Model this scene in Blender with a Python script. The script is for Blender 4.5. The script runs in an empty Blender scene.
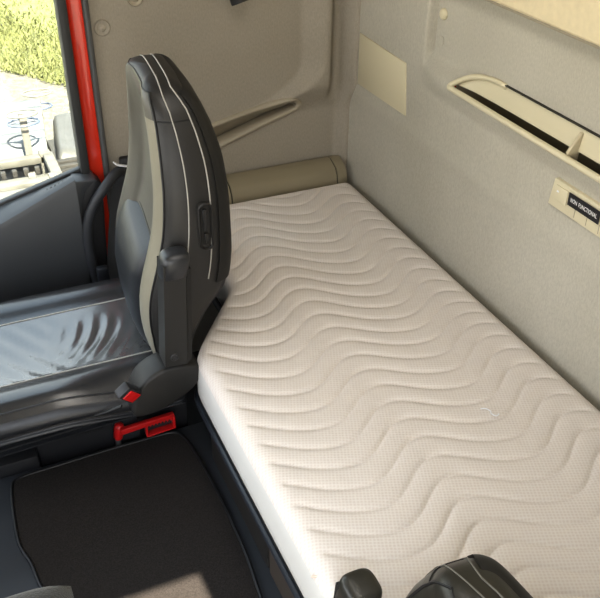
import bpy, bmesh, math, random
from mathutils import Vector, Matrix
random.seed(7)
SC = bpy.context.scene
COL = SC.collection
PI = math.pi

# ------------------------------------------------------------------ materials
def new_mat(name):
    m = bpy.data.materials.new(name); m.use_nodes = True
    nt = m.node_tree
    return m, nt, nt.nodes['Principled BSDF']

def mat(name, col, rough=.6, metal=0., bump=0., bscale=200., bdist=.001, var=0., vscale=4., spec=.5, coat=0., sheen=0.):
    m, nt, p = new_mat(name)
    p.inputs['Base Color'].default_value = (*col, 1)
    p.inputs['Roughness'].default_value = rough
    p.inputs['Metallic'].default_value = metal
    p.inputs['Specular IOR Level'].default_value = spec
    p.inputs['Coat Weight'].default_value = coat
    p.inputs['Sheen Weight'].default_value = sheen
    tc = nt.nodes.new('ShaderNodeTexCoord')
    if var:
        n = nt.nodes.new('ShaderNodeTexNoise'); n.inputs['Scale'].default_value = vscale; n.inputs['Detail'].default_value = 5
        r = nt.nodes.new('ShaderNodeValToRGB')
        r.color_ramp.elements[0].position = .3; r.color_ramp.elements[1].position = .7
        r.color_ramp.elements[0].color = (*[c*(1-var) for c in col], 1)
        r.color_ramp.elements[1].color = (*[min(1, c*(1+var)) for c in col], 1)
        nt.links.new(tc.outputs['Object'], n.inputs['Vector']); nt.links.new(n.outputs['Fac'], r.inputs['Fac'])
        nt.links.new(r.outputs['Color'], p.inputs['Base Color'])
    if bump:
        n = nt.nodes.new('ShaderNodeTexNoise'); n.inputs['Scale'].default_value = bscale; n.inputs['Detail'].default_value = 3
        b = nt.nodes.new('ShaderNodeBump'); b.inputs['Strength'].default_value = bump; b.inputs['Distance'].default_value = bdist
        nt.links.new(tc.outputs['Object'], n.inputs['Vector']); nt.links.new(n.outputs['Fac'], b.inputs['Height'])
        nt.links.new(b.outputs['Normal'], p.inputs['Normal'])
    return m

M = {}
# woven wall cloth: fine fibre mottling, two noise scales
def cloth(name, col):
    m, nt, p = new_mat(name)
    p.inputs['Roughness'].default_value = .9; p.inputs['Specular IOR Level'].default_value = .2
    tc = nt.nodes.new('ShaderNodeTexCoord')
    mp = nt.nodes.new('ShaderNodeMapping'); mp.inputs['Scale'].default_value = (1, 1, .45)
    n = nt.nodes.new('ShaderNodeTexNoise'); n.inputs['Scale'].default_value = 260; n.inputs['Detail'].default_value = 4; n.inputs['Roughness'].default_value = .7
    n2 = nt.nodes.new('ShaderNodeTexNoise'); n2.inputs['Scale'].default_value = 3.; n2.inputs['Detail'].default_value = 4
    r = nt.nodes.new('ShaderNodeValToRGB')
    r.color_ramp.elements[0].position = .3; r.color_ramp.elements[1].position = .7
    r.color_ramp.elements[0].color = (*[c*.89 for c in col], 1); r.color_ramp.elements[1].color = (*[c*1.09 for c in col], 1)
    mx = nt.nodes.new('ShaderNodeMix'); mx.data_type = 'RGBA'; mx.blend_type = 'MULTIPLY'; mx.inputs[0].default_value = 1
    r2 = nt.nodes.new('ShaderNodeValToRGB')
    r2.color_ramp.elements[0].position = .3; r2.color_ramp.elements[1].position = .7
    r2.color_ramp.elements[0].color = (.9, .89, .87, 1); r2.color_ramp.elements[1].color = (1, 1, 1, 1)
    b = nt.nodes.new('ShaderNodeBump'); b.inputs['Strength'].default_value = .25; b.inputs['Distance'].default_value = .0015
    L = nt.links.new
    L(tc.outputs['Object'], mp.inputs['Vector']); L(mp.outputs['Vector'], n.inputs['Vector']); L(tc.outputs['Object'], n2.inputs['Vector'])
    L(n.outputs['Fac'], r.inputs['Fac']); L(n2.outputs['Fac'], r2.inputs['Fac'])
    L(r.outputs['Color'], mx.inputs[6]); L(r2.outputs['Color'], mx.inputs[7]); L(mx.outputs[2], p.inputs['Base Color'])
    L(n.outputs['Fac'], b.inputs['Height']); L(b.outputs['Normal'], p.inputs['Normal'])
    return m
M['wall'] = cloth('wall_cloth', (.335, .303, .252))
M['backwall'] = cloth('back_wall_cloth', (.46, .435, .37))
M['headliner'] = cloth('headliner_cloth', (.62, .60, .55))
M['vinyl'] = mat('cream_vinyl', (.70, .61, .42), .6, bump=.3, bscale=120, var=.05, vscale=60)
M['beige'] = mat('beige_plastic', (.50, .44, .31), .5, bump=.08, bscale=500, bdist=.0004)
M['beige_light'] = mat('pale_beige_plastic', (.60, .545, .39), .45, bump=.08, bscale=500, bdist=.0004)
M['taupe'] = mat('taupe_plastic', (.33, .29, .22), .5, bump=.08, bscale=500, bdist=.0004)
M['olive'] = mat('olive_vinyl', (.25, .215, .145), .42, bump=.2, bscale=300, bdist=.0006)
M['olive_dark'] = mat('dark_seam_and_shade', (.03, .028, .02), .7)  # real dark seams, plus painted shade in the pocket and above the tray
M['black'] = mat('black_plastic', (.022, .022, .024), .45, bump=.12, bscale=500, bdist=.0005)
M['black_soft'] = mat('black_rubber', (.028, .030, .034), .5, bump=.1, bscale=300, bdist=.0005)
M['grey_plastic'] = mat('charcoal_plastic', (.019, .018, .0168), .5, bump=.12, bscale=500, bdist=.0005, spec=.4)
M['shell'] = mat('charcoal_shell', (.015, .0142, .0132), .55, bump=.15, bscale=500, bdist=.0005, spec=.35)
M['leather'] = mat('black_leather', (.020, .021, .024), .38, bump=.35, bscale=120, bdist=.0009, spec=.6)
M['leather_seat'] = mat('smooth_black_leather', (.022, .022, .024), .25, bump=.25, bscale=60, bdist=.0012, spec=.8)
M['leather_side'] = mat('grained_charcoal_leather', (.019, .018, .017), .46, bump=.4, bscale=140, bdist=.0009)
M['leather_center'] = mat('glare_black_leather', (.060, .061, .062), .24, bump=.25, bscale=60, bdist=.0012, spec=1., coat=.35)  # lighter than the other seat leather: window glare put into the colour
M['leather_panel'] = mat('panel_sheen_leather', (.088, .082, .069), .42, bump=.3, bscale=90, bdist=.001)  # black leather with windscreen reflection put into a lighter base colour
M['leather_bolster'] = mat('bolster_sheen_leather', (.225, .208, .160), .42, bump=.3, bscale=70, bdist=.0012)  # black leather; bright reflection on the near bolster painted as a pale tone
M['leather_front'] = mat('olive_black_leather', (.026, .0245, .019), .34, bump=.3, bscale=120, bdist=.0009)
M['leather_blue'] = mat('blue_black_leather', (.013, .015, .019), .42, bump=.3, bscale=120, bdist=.0008)
M['stitch'] = mat('grey_stitching', (.13, .125, .105), .6)
M['piping'] = mat('pale_piping', (.36, .35, .32), .5)
M['piping_dark'] = mat('dark_piping', (.012, .012, .013), .45)
M['carpet'] = mat('black_carpet', (.029, .0255, .0235), .95, bump=.8, bscale=700, bdist=.002, var=.3, vscale=300, spec=.15)
M['rubber'] = mat('grey_rubber_mat', (.045, .05, .058), .5, bump=.15, bscale=120, bdist=.0006)
M['binding'] = mat('mat_binding', (.012, .012, .013), .4)
M['red_paint'] = mat('red_car_paint', (.62, .035, .012), .25, coat=.6)
M['red_plastic'] = mat('red_plastic', (.55, .012, .012), .35)
M['steel'] = mat('bare_steel', (.6, .6, .6), .35, metal=1)
M['seal'] = mat('rubber_seal', (.035, .036, .036), .5)
M['seal_grey'] = mat('grey_seal', (.085, .085, .085), .5)
M['door'] = mat('slate_door_plastic', (.050, .053, .057), .45, bump=.1, bscale=400, bdist=.0005)
M['door_dark'] = mat('black_door_plastic', (.018, .018, .02), .45)
M['webbing'] = mat('black_belt_webbing', (.025, .025, .026), .7, bump=.4, bscale=600)
M['white_plastic'] = mat('white_plastic', (.75, .76, .78), .35)
M['sticker'] = mat('black_sticker', (.018, .017, .02), .4)
M['letter'] = mat('white_lettering', (.85, .85, .83), .5)
M['board'] = mat('dark_bunk_board', (.030, .027, .024), .5, bump=.1, bscale=300)
M['board_brown'] = mat('brown_bunk_panel', (.075, .060, .048), .5, bump=.1, bscale=300)
M['edge'] = mat('blue_black_edging', (.020, .024, .032), .35)
M['galv'] = mat('weathered_galvanised_metal', (.085, .092, .095), .6, var=.2, vscale=6)
M['white_metal'] = mat('chalky_white_metal', (.125, .118, .10), .7, var=.2, vscale=14)
M['wire'] = mat('pale_wire', (.15, .14, .12), .5)
M['wire_blue'] = mat('blue_wire', (.075, .095, .14), .5)
M['slat'] = mat('weathered_dark_timber', (.04, .036, .03), .8, var=.3, vscale=20)
M['cover'] = mat('grey_tarpaulin', (.072, .069, .061), .5, bump=.5, bscale=6, bdist=.02, var=.12, vscale=5)
M['concrete'] = mat('pale_lid', (.115, .11, .098), .7, var=.15, vscale=8)
M['fabric_dark'] = mat('olive_grey_cloth', (.030, .028, .021), .9, bump=.8, bscale=260, bdist=.002, sheen=.3)
M['pale_grey'] = mat('light_grey_plastic', (.30, .32, .33), .45)
M['gravel'] = mat('pale_gravel', (.14, .128, .102), .95, bump=1, bscale=28, bdist=.03, var=.35, vscale=16)
M['grass'] = mat('sunlit_grass', (.13, .135, .052), .9, bump=.5, bscale=22, bdist=.03, var=.35, vscale=3.5)
M['blade'] = mat('grass_blades', (.14, .147, .052), .8, var=.35, vscale=4)

def mattress_mat():
    m, nt, p = new_mat('knitted_mattress_ticking')
    p.inputs['Roughness'].default_value = .85; p.inputs['Specular IOR Level'].default_value = .25; p.inputs['Sheen Weight'].default_value = .15
    tc = nt.nodes.new('ShaderNodeTexCoord'); L = nt.links.new
    mp = nt.nodes.new('ShaderNodeMapping'); mp.inputs['Rotation'].default_value = (0, 0, R(22)); mp.inputs['Scale'].default_value = (1, 1, .001)
    ch = nt.nodes.new('ShaderNodeTexVoronoi'); ch.inputs['Scale'].default_value = 150; ch.inputs['Randomness'].default_value = .12
    L(tc.outputs['Object'], mp.inputs['Vector']); L(mp.outputs['Vector'], ch.inputs['Vector'])
    r = nt.nodes.new('ShaderNodeValToRGB')
    r.color_ramp.elements[0].position = .12; r.color_ramp.elements[1].position = .55
    r.color_ramp.elements[0].color = (.63, .565, .515, 1); r.color_ramp.elements[1].color = (.70, .655, .61, 1)
    L(ch.outputs['Distance'], r.inputs['Fac']); L(r.outputs['Color'], p.inputs['Base Color'])
    b = nt.nodes.new('ShaderNodeBump'); b.inputs['Strength'].default_value = .3; b.inputs['Distance'].default_value = .0015
    L(ch.outputs['Distance'], b.inputs['Height'])
    n = nt.nodes.new('ShaderNodeTexNoise'); n.inputs['Scale'].default_value = 9; n.inputs['Detail'].default_value = 4
    b2 = nt.nodes.new('ShaderNodeBump'); b2.inputs['Strength'].default_value = .35; b2.inputs['Distance'].default_value = .008
    L(tc.outputs['Object'], n.inputs['Vector']); L(n.outputs['Fac'], b2.inputs['Height']); L(b.outputs['Normal'], b2.inputs['Normal'])
    L(b2.outputs['Normal'], p.inputs['Normal'])
    return m
R = math.radians
M['mattress'] = mattress_mat()
M['mattress_side'] = mat('mattress_border_cloth', (.60, .585, .555), .85, bump=.2, bscale=300)
M['mattress_stitch'] = mat('mattress_seam', (.62, .52, .44), .8)

def glass_mat():
    m, nt, p = new_mat('clear_window_glass')
    nt.nodes.remove(p)
    t = nt.nodes.new('ShaderNodeBsdfTransparent'); t.inputs['Color'].default_value = (.80, .83, .82, 1)
    g = nt.nodes.new('ShaderNodeBsdfGlossy'); g.inputs['Roughness'].default_value = .03; g.inputs['Color'].default_value = (1, 1, 1, 1)
    mx = nt.nodes.new('ShaderNodeMixShader'); mx.inputs[0].default_value = .05
    nt.links.new(t.outputs[0], mx.inputs[1]); nt.links.new(g.outputs[0], mx.inputs[2])
    nt.links.new(mx.outputs[0], nt.nodes['Material Output'].inputs['Surface'])
    return m
M['glass'] = glass_mat()

# ------------------------------------------------------------------ mesh helpers
def link(name, me, mats, parent=None, smooth=None):
    o = bpy.data.objects.new(name, me); COL.objects.link(o)
    for m in (mats if isinstance(mats, (list, tuple)) else [mats]): me.materials.append(m)
    if smooth is not None:
        me.polygons.foreach_set('use_smooth', [True]*len(me.polygons))
        if smooth < 179: me.set_sharp_from_angle(angle=R(smooth))
    if parent is not None:
        o.parent = parent
        o.matrix_parent_inverse = Matrix.Translation(-Vector(parent.location))
    return o
def obj(name, bm, mats, parent=None, smooth=35, recalc=True):
    if recalc: bmesh.ops.recalc_face_normals(bm, faces=bm.faces)
    me = bpy.data.meshes.new(name); bm.to_mesh(me); bm.free()
    return link(name, me, mats, parent, smooth)
def tag(o, label=None, cat=None, group=None, kind=None):
    if label: o['label'] = label
    if cat: o['category'] = cat
    if group: o['group'] = group
    if kind: o['kind'] = kind
    return o
def thing(name, loc, label, cat, group=None):
    o = bpy.data.objects.new(name, None); COL.objects.link(o); o.location = loc; o.empty_display_size = .05
    return tag(o, label, cat, group)
def struct(o): o['kind'] = 'structure'; return o

def bevel(bm, w, seg=2, angle=30):
    es = [e for e in bm.edges if len(e.link_faces) == 2 and e.calc_face_angle(0) > R(angle)]
    if es and w > 0: bmesh.ops.bevel(bm, geom=es, offset=w, segments=seg, profile=.5, affect='EDGES', clamp_overlap=True)
def merge(dst, src, mtx=None):
    if mtx is not None: bmesh.ops.transform(src, matrix=mtx, verts=src.verts)
    me = bpy.data.meshes.new('t'); src.to_mesh(me); src.free(); dst.from_mesh(me); bpy.data.meshes.remove(me)
def box(p0, p1, bv=0., seg=2, into=None, mtx=None):
    bm = bmesh.new()
    xs, ys, zs = zip(p0, p1)
    vs = [bm.verts.new((x, y, z)) for x in xs for y in ys for z in zs]
    for f in ((0,1,3,2),(4,6,7,5),(0,4,5,1),(2,3,7,6),(0,2,6,4),(1,5,7,3)): bm.faces.new([vs[i] for i in f])
    bmesh.ops.recalc_face_normals(bm, faces=bm.faces)
    if bv: bevel(bm, bv, seg)
    if into is not None: merge(into, bm, mtx); return into
    if mtx is not None: bmesh.ops.transform(bm, matrix=mtx, verts=bm.verts)
    return bm
def prism(pts, axis, a, b, bv=0., seg=2, into=None):
    """polygon in the two axes other than `axis`, extruded from a to b"""
    bm = bmesh.new()
    def P(p, t):
        q = list(p); q.insert(axis, t); return q
    lo = [bm.verts.new(P(p, a)) for p in pts]; hi = [bm.verts.new(P(p, b)) for p in pts]
    n = len(pts)
    bm.faces.new(lo); bm.faces.new(hi[::-1])
    for i in range(n): bm.faces.new((lo[i], hi[i], hi[(i+1) % n], lo[(i+1) % n]))
    bmesh.ops.recalc_face_normals(bm, faces=bm.faces)
    if bv: bevel(bm, bv, seg)
    if into is not None: merge(into, bm); return into
    return bm
def crom(pts, n, closed=False):
    """Catmull-Rom through 2-D/3-D points, n samples per span"""
    P = [Vector(p) for p in pts]; out = []
    m = len(P)
    for i in range(m if closed else m-1):
        if closed: p0, p1, p2, p3 = P[i-1], P[i], P[(i+1) % m], P[(i+2) % m]
        else: p0, p1, p2, p3 = P[max(i-1,0)], P[i], P[i+1], P[min(i+2,m-1)]
        for k in range(n):
            t = k/n
            out.append(.5*((2*p1)+(p2-p0)*t+(2*p0-5*p1+4*p2-p3)*t*t+(3*p1-p0-3*p2+p3)*t**3))
    if not closed: out.append(P[-1].copy())
    return out
def tube(pts, r, n=8, closed=False, into=None, flat=1., cap=True):
    bm = bmesh.new() if into is None else into
    P = [Vector(p) for p in pts]; m = len(P); rings = []
    up = None
    for i in range(m):
        if closed: t = P[(i+1) % m]-P[i-1]
        else: t = P[min(i+1,m-1)]-P[max(i-1,0)]
        t.normalize()
        if up is None:
            up = Vector((0,0,1)) if abs(t.z) < .9 else Vector((1,0,0))
        s = t.cross(up).normalized(); up = s.cross(t).normalized()
        rr = r[i] if isinstance(r, (list, tuple)) else r
        rings.append([bm.verts.new(P[i]+(s*math.cos(2*PI*k/n)+up*math.sin(2*PI*k/n)*flat)*rr) for k in range(n)])
    for i in range(m if closed else m-1):
        a, b = rings[i], rings[(i+1) % m]
        for k in range(n): bm.faces.new((a[k], a[(k+1) % n], b[(k+1) % n], b[k]))
    if not closed and cap:
        bm.faces.new(rings[0][::-1]); bm.faces.new(rings[-1])
    return bm
def lathe(prof, n=24, mtx=None, into=None):
    """prof: (radius, height) from bottom to top, about z"""
    bm = bmesh.new(); rings = []
    for r, h in prof:
        if r < 1e-6: rings.append([bm.verts.new((0,0,h))])
        else: rings.append([bm.verts.new((r*math.cos(2*PI*k/n), r*math.sin(2*PI*k/n), h)) for k in range(n)])
    for a, b in zip(rings, rings[1:]):
        if len(a) == 1 and len(b) == 1: continue
        for k in range(n):
            q = [a[k % len(a)], a[(k+1) % len(a)], b[(k+1) % len(b)], b[k % len(b)]]
            u = []
            for v in q:
                if v not in u: u.append(v)
            if len(u) > 2: bm.faces.new(u)
    if len(rings[0]) > 1: bm.faces.new(rings[0][::-1])
    if len(rings[-1]) > 1: bm.faces.new(rings[-1])
    if mtx is not None: bmesh.ops.transform(bm, matrix=mtx, verts=bm.verts)
    if into is not None: merge(into, bm); return into
    return bm
def loft(rings, closed=True, cap=True, matf=None):
    bm = bmesh.new()
    V = [[bm.verts.new(p) for p in r] for r in rings]
    n = len(rings[0])
    for i in range(len(V)-1):
        for k in range(n if closed else n-1):
            f = bm.faces.new((V[i][k], V[i][(k+1) % n], V[i+1][(k+1) % n], V[i+1][k]))
            if matf: f.material_index = matf(i, k)
    if cap and closed:
        bm.faces.new(V[0][::-1]); bm.faces.new(V[-1])
    return bm
def grid(nu, nv, fn, keep=None, thick=None):
    bm = bmesh.new()
    V = [[bm.verts.new(fn(i, j)) for j in range(nv)] for i in range(nu)]
    for i in range(nu-1):
        for j in range(nv-1):
            if keep and not keep(i, j): continue
            bm.faces.new((V[i][j], V[i+1][j], V[i+1][j+1], V[i][j+1]))
    bmesh.ops.delete(bm, geom=[v for v in bm.verts if not v.link_faces], context='VERTS')
    return bm
def sm(t): t = max(0., min(1., t)); return t*t*(3-2*t)
def lerp(a, b, t): return a+(b-a)*t
def interp(tab, x):
    if x <= tab[0][0]: return list(tab[0][1:])
    for a, b in zip(tab, tab[1:]):
        if x <= b[0]:
            t = (x-a[0])/(b[0]-a[0]); return [lerp(p, q, t) for p, q in zip(a[1:], b[1:])]
    return list(tab[-1][1:])

# ------------------------------------------------------------------ camera
cam = bpy.data.cameras.new('camera'); co = bpy.data.objects.new('camera', cam); COL.objects.link(co)
A = Vector((.91354351, -.40660116, .0106655)); B = Vector((.2191489, .5141312, .82924235)); F = Vector((.34265436, .75521163, -.55878742))
co.matrix_world = Matrix(((A.x, B.x, -F.x, 0), (A.y, B.y, -F.y, 0), (A.z, B.z, -F.z, 1.49), (0,0,0,1)))
cam.sensor_fit = 'HORIZONTAL'; cam.sensor_width = 36; cam.lens = 839.3/600*36; cam.clip_start = .02; cam.clip_end = 200
SC.camera = co

# ------------------------------------------------------------------ light
w = bpy.data.worlds.new('sky'); SC.world = w; w.use_nodes = True
nt = w.node_tree; bg = nt.nodes['Background']
tc = nt.nodes.new('ShaderNodeTexCoord'); sx = nt.nodes.new('ShaderNodeSeparateXYZ'); cr = nt.nodes.new('ShaderNodeValToRGB')
e = cr.color_ramp.elements
e[0].position = .0; e[0].color = (.55, .52, .42, 1)
e[1].position = 1.; e[1].color = (.66, .80, 1., 1)
k = e.new(.02); k.color = (1., .97, .90, 1)
k = e.new(.35); k.color = (.92, .96, 1.02, 1)
nt.links.new(tc.outputs['Generated'], sx.inputs[0]); nt.links.new(sx.outputs['Z'], cr.inputs['Fac']); nt.links.new(cr.outputs['Color'], bg.inputs['Color'])
bg.inputs['Strength'].default_value = 4.6
sd = bpy.data.lights.new('sun', 'SUN'); so = bpy.data.objects.new('sun', sd); COL.objects.link(so)
sd.energy = 34.; sd.angle = R(.6); sd.color = (1, .90, .74)
so.rotation_euler = Vector((-.037, .84, -1)).to_track_quat('-Z', 'Y').to_euler(); so.location = (0, -3, 4)
ld = bpy.data.lights.new('roof_fill', 'AREA'); lo = bpy.data.objects.new('roof_fill', ld); COL.objects.link(lo)  # added fill light under the ceiling, no fixture there
ld.shape = 'RECTANGLE'; ld.size = .35; ld.size_y = 1.1; ld.energy = 6.; ld.color = (1, .95, .88); lo.location = (.45, 1.05, 1.69)
SC.view_settings.view_transform = 'Standard'; SC.view_settings.look = 'None'; SC.view_settings.exposure = .27; SC.view_settings.gamma = .88

# ================================================================== SETTING
YW, XB = 2.2, 1.137
# ---- driver side wall (far)
def polyd(px, py, poly):
    ins = False; n = len(poly)
    for i in range(n):
        (x1, y1), (x2, y2) = poly[i], poly[i-1]
        if (y1 > py) != (y2 > py) and px < (x2-x1)*(py-y1)/(y2-y1)+x1: ins = not ins
    return ins
pocket_out = [(.60,.522),(.705,.549),(.82,.576),(.925,.599),(.952,.602),(.974,.594),(.988,.578),(.984,.562),(.965,.549),(.86,.516),(.711,.467),(.60,.432)]
def wall_h(x, z):
    # raised panel edge: vertical on top, curving out to the left at its foot
    xc = .985+.0*z
    if z < .70: xc = .985-.22*(max(0, (.70-z))/.15)**2
    s = sm((x-xc)/.07)
    h = .045*s*sm((z-.545)/.10)
    h -= .034*sm((x-1.062)/.03)*sm((z-.56)/.08)*sm((1.13-x)/.03)
    h += .034*sm((x-1.095)/.04)**2
    return h
nx, nz = 150, 280
gx = lambda i: lerp(.397, 1.16, i/(nx-1)); gz = lambda j: lerp(-.25, 1.72, j/(nz-1))
pts_p = [tuple(v) for v in crom([(a, b) for a, b in pocket_out], 4, True)]
def shrink(d):
    n = len(pts_p); out = []
    for i in range(n):
        a, b = Vector(pts_p[i-1]), Vector(pts_p[(i+1) % n]); t = (b-a).normalized()
        out.append(Vector(pts_p[i])+Vector((t.y, -t.x))*d)   # clockwise outline: inward
    return out
inner = [tuple(p) for p in shrink(.0085)]
bm = grid(nx, nz, lambda i, j: (gx(i), YW-wall_h(gx(i), gz(j)), gz(j)),
          keep=lambda i, j: not polyd((gx(i)+gx(i+1))/2, (gz(j)+gz(j+1))/2, inner))
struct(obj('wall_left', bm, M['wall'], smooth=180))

# ---- back wall
def rimz(y): return interp([(1.45,.850),(1.49,.850),(1.535,.844),(1.575,.832),(1.606,.813),(1.618,.80)], y)[0]
def back_x(y, z):
    x = XB
    x -= .016*sm((z-.735)/.055)*sm((1.80-y)/.14)                                  # swelling under the tray
    x += sm((z-.795)/.045)*(.016*sm((1.80-y)/.14)+.017*sm((1.776-y)/.012))          # recessed upper panel
    x += .012*math.exp(-((y-1.765)/.006)**2)*sm((z-.825)/.02)                     # groove beside the step
    x += .003*sm((.62-z)/.09)
    x -= .002*math.exp(-((z-.605)/.025)**2)
    return x
def lin(a, b, n): return [lerp(a, b, i/n) for i in range(n)]
ylist = lin(-.05, 1.0, 60)+lin(1.0, 1.40, 20)+lin(1.40, 1.62, 55)+lin(1.62, 1.74, 12)+lin(1.74, 1.81, 28)+lin(1.81, YW, 30)+[YW]
zlist = lin(-.25, .55, 30)+lin(.55, .797, 40)+lin(.797, .850, 18)+lin(.850, 1.72, 40)+[1.72]
bm = grid(len(ylist), len(zlist), lambda i, j: (back_x(ylist[i], zlist[j]), ylist[i], zlist[j]),
          keep=lambda i, j: not (.66 < ylist[i] and ylist[i+1] < 1.612 and .7969 < zlist[j] and zlist[j+1] < rimz(ylist[i+1])+.001))
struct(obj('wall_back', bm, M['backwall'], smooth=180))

struct(obj('wall_back', box((1.225, -.09, -.30), (1.245, 2.30, 1.78)), M['red_paint'], smooth=None))
struct(obj('wall_left', box((.397, 2.285, -.30), (1.245, 2.30, 1.78)), M['red_paint'], smooth=None))

# ---- ceiling, front, passenger side
struct(obj('ceiling', box((-1.15, -.08, 1.70), (1.22, 2.26, 1.78)), M['headliner'], smooth=None))
bm = box((-1.12, -.08, 1.42), (-1.04, 2.26, 1.70)); box((-1.12, -.08, -.25), (-1.04, 2.26, .58), into=bm)
box((-1.12, -.08, .36), (-1.04, .02, 1.46), into=bm); box((-1.12, 2.18, .36), (-1.04, 2.26, 1.46), into=bm)
struct(obj('wall_front', bm, M['grey_plastic'], smooth=None))
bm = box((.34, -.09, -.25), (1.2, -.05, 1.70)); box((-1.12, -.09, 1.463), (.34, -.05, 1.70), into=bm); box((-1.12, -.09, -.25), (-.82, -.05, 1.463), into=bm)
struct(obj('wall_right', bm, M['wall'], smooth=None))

# ---- floors: engine tunnel between the seats, lower footwells each side
bm = box((-1.04, .60, -.25), (.62, 1.60, 0.), .015)
struct(obj('floor', bm, M['rubber']))
struct(obj('floor', box((-1.12, -.08, -.30), (1.22, 2.26, -.25)), M['black_soft'], smooth=None))

# ---- driver's door: panel, pillar, seals, window
sillb = lambda x: .42+.278*(x-.095)      # at the glass
sillf = lambda x: .405+.43*(x-.079)     # at the room-side edge
bm = bmesh.new()
for (x0, x1) in ((-1.03, .289),):
    n = 16; rings = []
    for i in range(n+1):
        x = lerp(x0, x1, i/n); zf = max(.12, sillf(x)) ; zb = max(.16, sillb(x))
        rings.append([(x, 2.19, -.24), (x, 2.155, -.24), (x, 2.135, .05), (x, 2.105, .20), (x, 2.10, zf-.02), (x, 2.106, zf-.004), (x, 2.12, zf+.002), (x, 2.178, zb), (x, 2.19, zb)])
    bm = loft(rings)
bevel(bm, .004, 2, 50)
dr = struct(obj('door_1', bm, M['door'], smooth=40))
# dark end flange of the door
pts = [(.289,-.2),(.335,-.2),(.345,.10),(.36,.35),(.366,.452),(.352,.468),(.330,.462),(.312,.44),(.299,.40),(.289,.33)]
obj('door_flange', prism(pts, 1, 2.135, 2.19, .006), M['door_dark'], dr)
pts = [(.289,.30),(.299,.40),(.315,.445),(.335,.466),(.352,.470),(.345,.476),(.289,.480)]
obj('sill_cap', prism(pts, 1, 2.12, 2.192, .004), M['door'], dr)
bm = bmesh.new()
for i in range(7):
    x = .215+i*.011
    z = lerp(sillf(x), sillb(x), .55)+.003
    box((x, 2.140, z-.004), (x+.006, 2.149, z+.001), .0008, 1, into=bm)
obj('defrost_slot', bm, M['door_dark'], dr, smooth=None)
# window
bm = prism([(.318,.40),(.342,.40),(.342,1.62),(.318,1.62)], 1, 2.165, 2.215, .005)
prism([(-.80,.165),(.33,.478),(.33,.493),(-.80,.18)], 1, 2.178, 2.20, .003, into=bm)
prism([(-.80,1.44),(.33,1.44),(.33,1.62),(-.80,1.62)], 1, 2.17, 2.21, .005, into=bm)
prism([(-1.03,.1),(-.78,.1),(-.78,1.62),(-1.03,1.62)], 1, 2.17, 2.21, .005, into=bm)
wn = struct(obj('window_1', bm, M['seal']))
obj('pane', prism([(-.79,.17),(.32,.48),(.32,1.45),(-.79,1.45)], 1, 2.190, 2.194), M['glass'], wn, smooth=None)
# red pillar and the seals beside it
bm = prism([(.344,2.195),(.383,2.185),(.383,2.25),(.344,2.25)], 2, -.25, 1.7, .006)
struct(obj('trim_1', bm, M['red_paint']))
bm = tube([(.390, 2.186, -.25), (.390, 2.186, .4), (.390, 2.186, 1.7)], .0085, 10)
struct(obj('trim_2', bm, M['seal_grey']))
struct(obj('wall_left', box((-1.12, 2.195, -.25), (.34, 2.25, .15)), M['door_dark'], smooth=None))
struct(obj('wall_left', box((-1.12, 2.195, 1.58), (.40, 2.25, 1.72)), M['wall'], smooth=None))

# ================================================================== BUNK
def xfront(y):
    # plan outline of the bunk: full depth between the seats, cut back behind each
    d = abs(y-1.10)
    t = (d-.355)/(.585-.355)
    t = max(-.25, min(1.25, t))
    # smoothed ramp
    def ramp(t):
        k = .10
        s = lambda v: .5*(v+math.sqrt(v*v+k*k))
        return s(t)-s(t-1)
    return .400+(.175 if y > 1.1 else .235)*(ramp(t)-ramp(-.25))
YM0, YM1, XM1 = .08, 2.110, 1.120
ZT, ZB = .34, .222
def groove(x, y):
    # quilting: stitched waves across the mattress
    lam = .325
    ph = 2*PI*(x-.725)/lam
    amp = .037 + .008*sm((y-1.35)/.25)
    wv = amp*(math.cos(ph)+.12*math.cos(2*ph+.6))
    drift = -.10*(x-.7)*sm((y-1.2)/.3)
    yy = y-wv-drift
    sp = .0575
    fr = (yy/sp) % 1.0
    d = min(fr, 1-fr)*sp
    return -.0040*math.exp(-d/.0040)+.0016*math.sin(PI*fr)**.7
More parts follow.
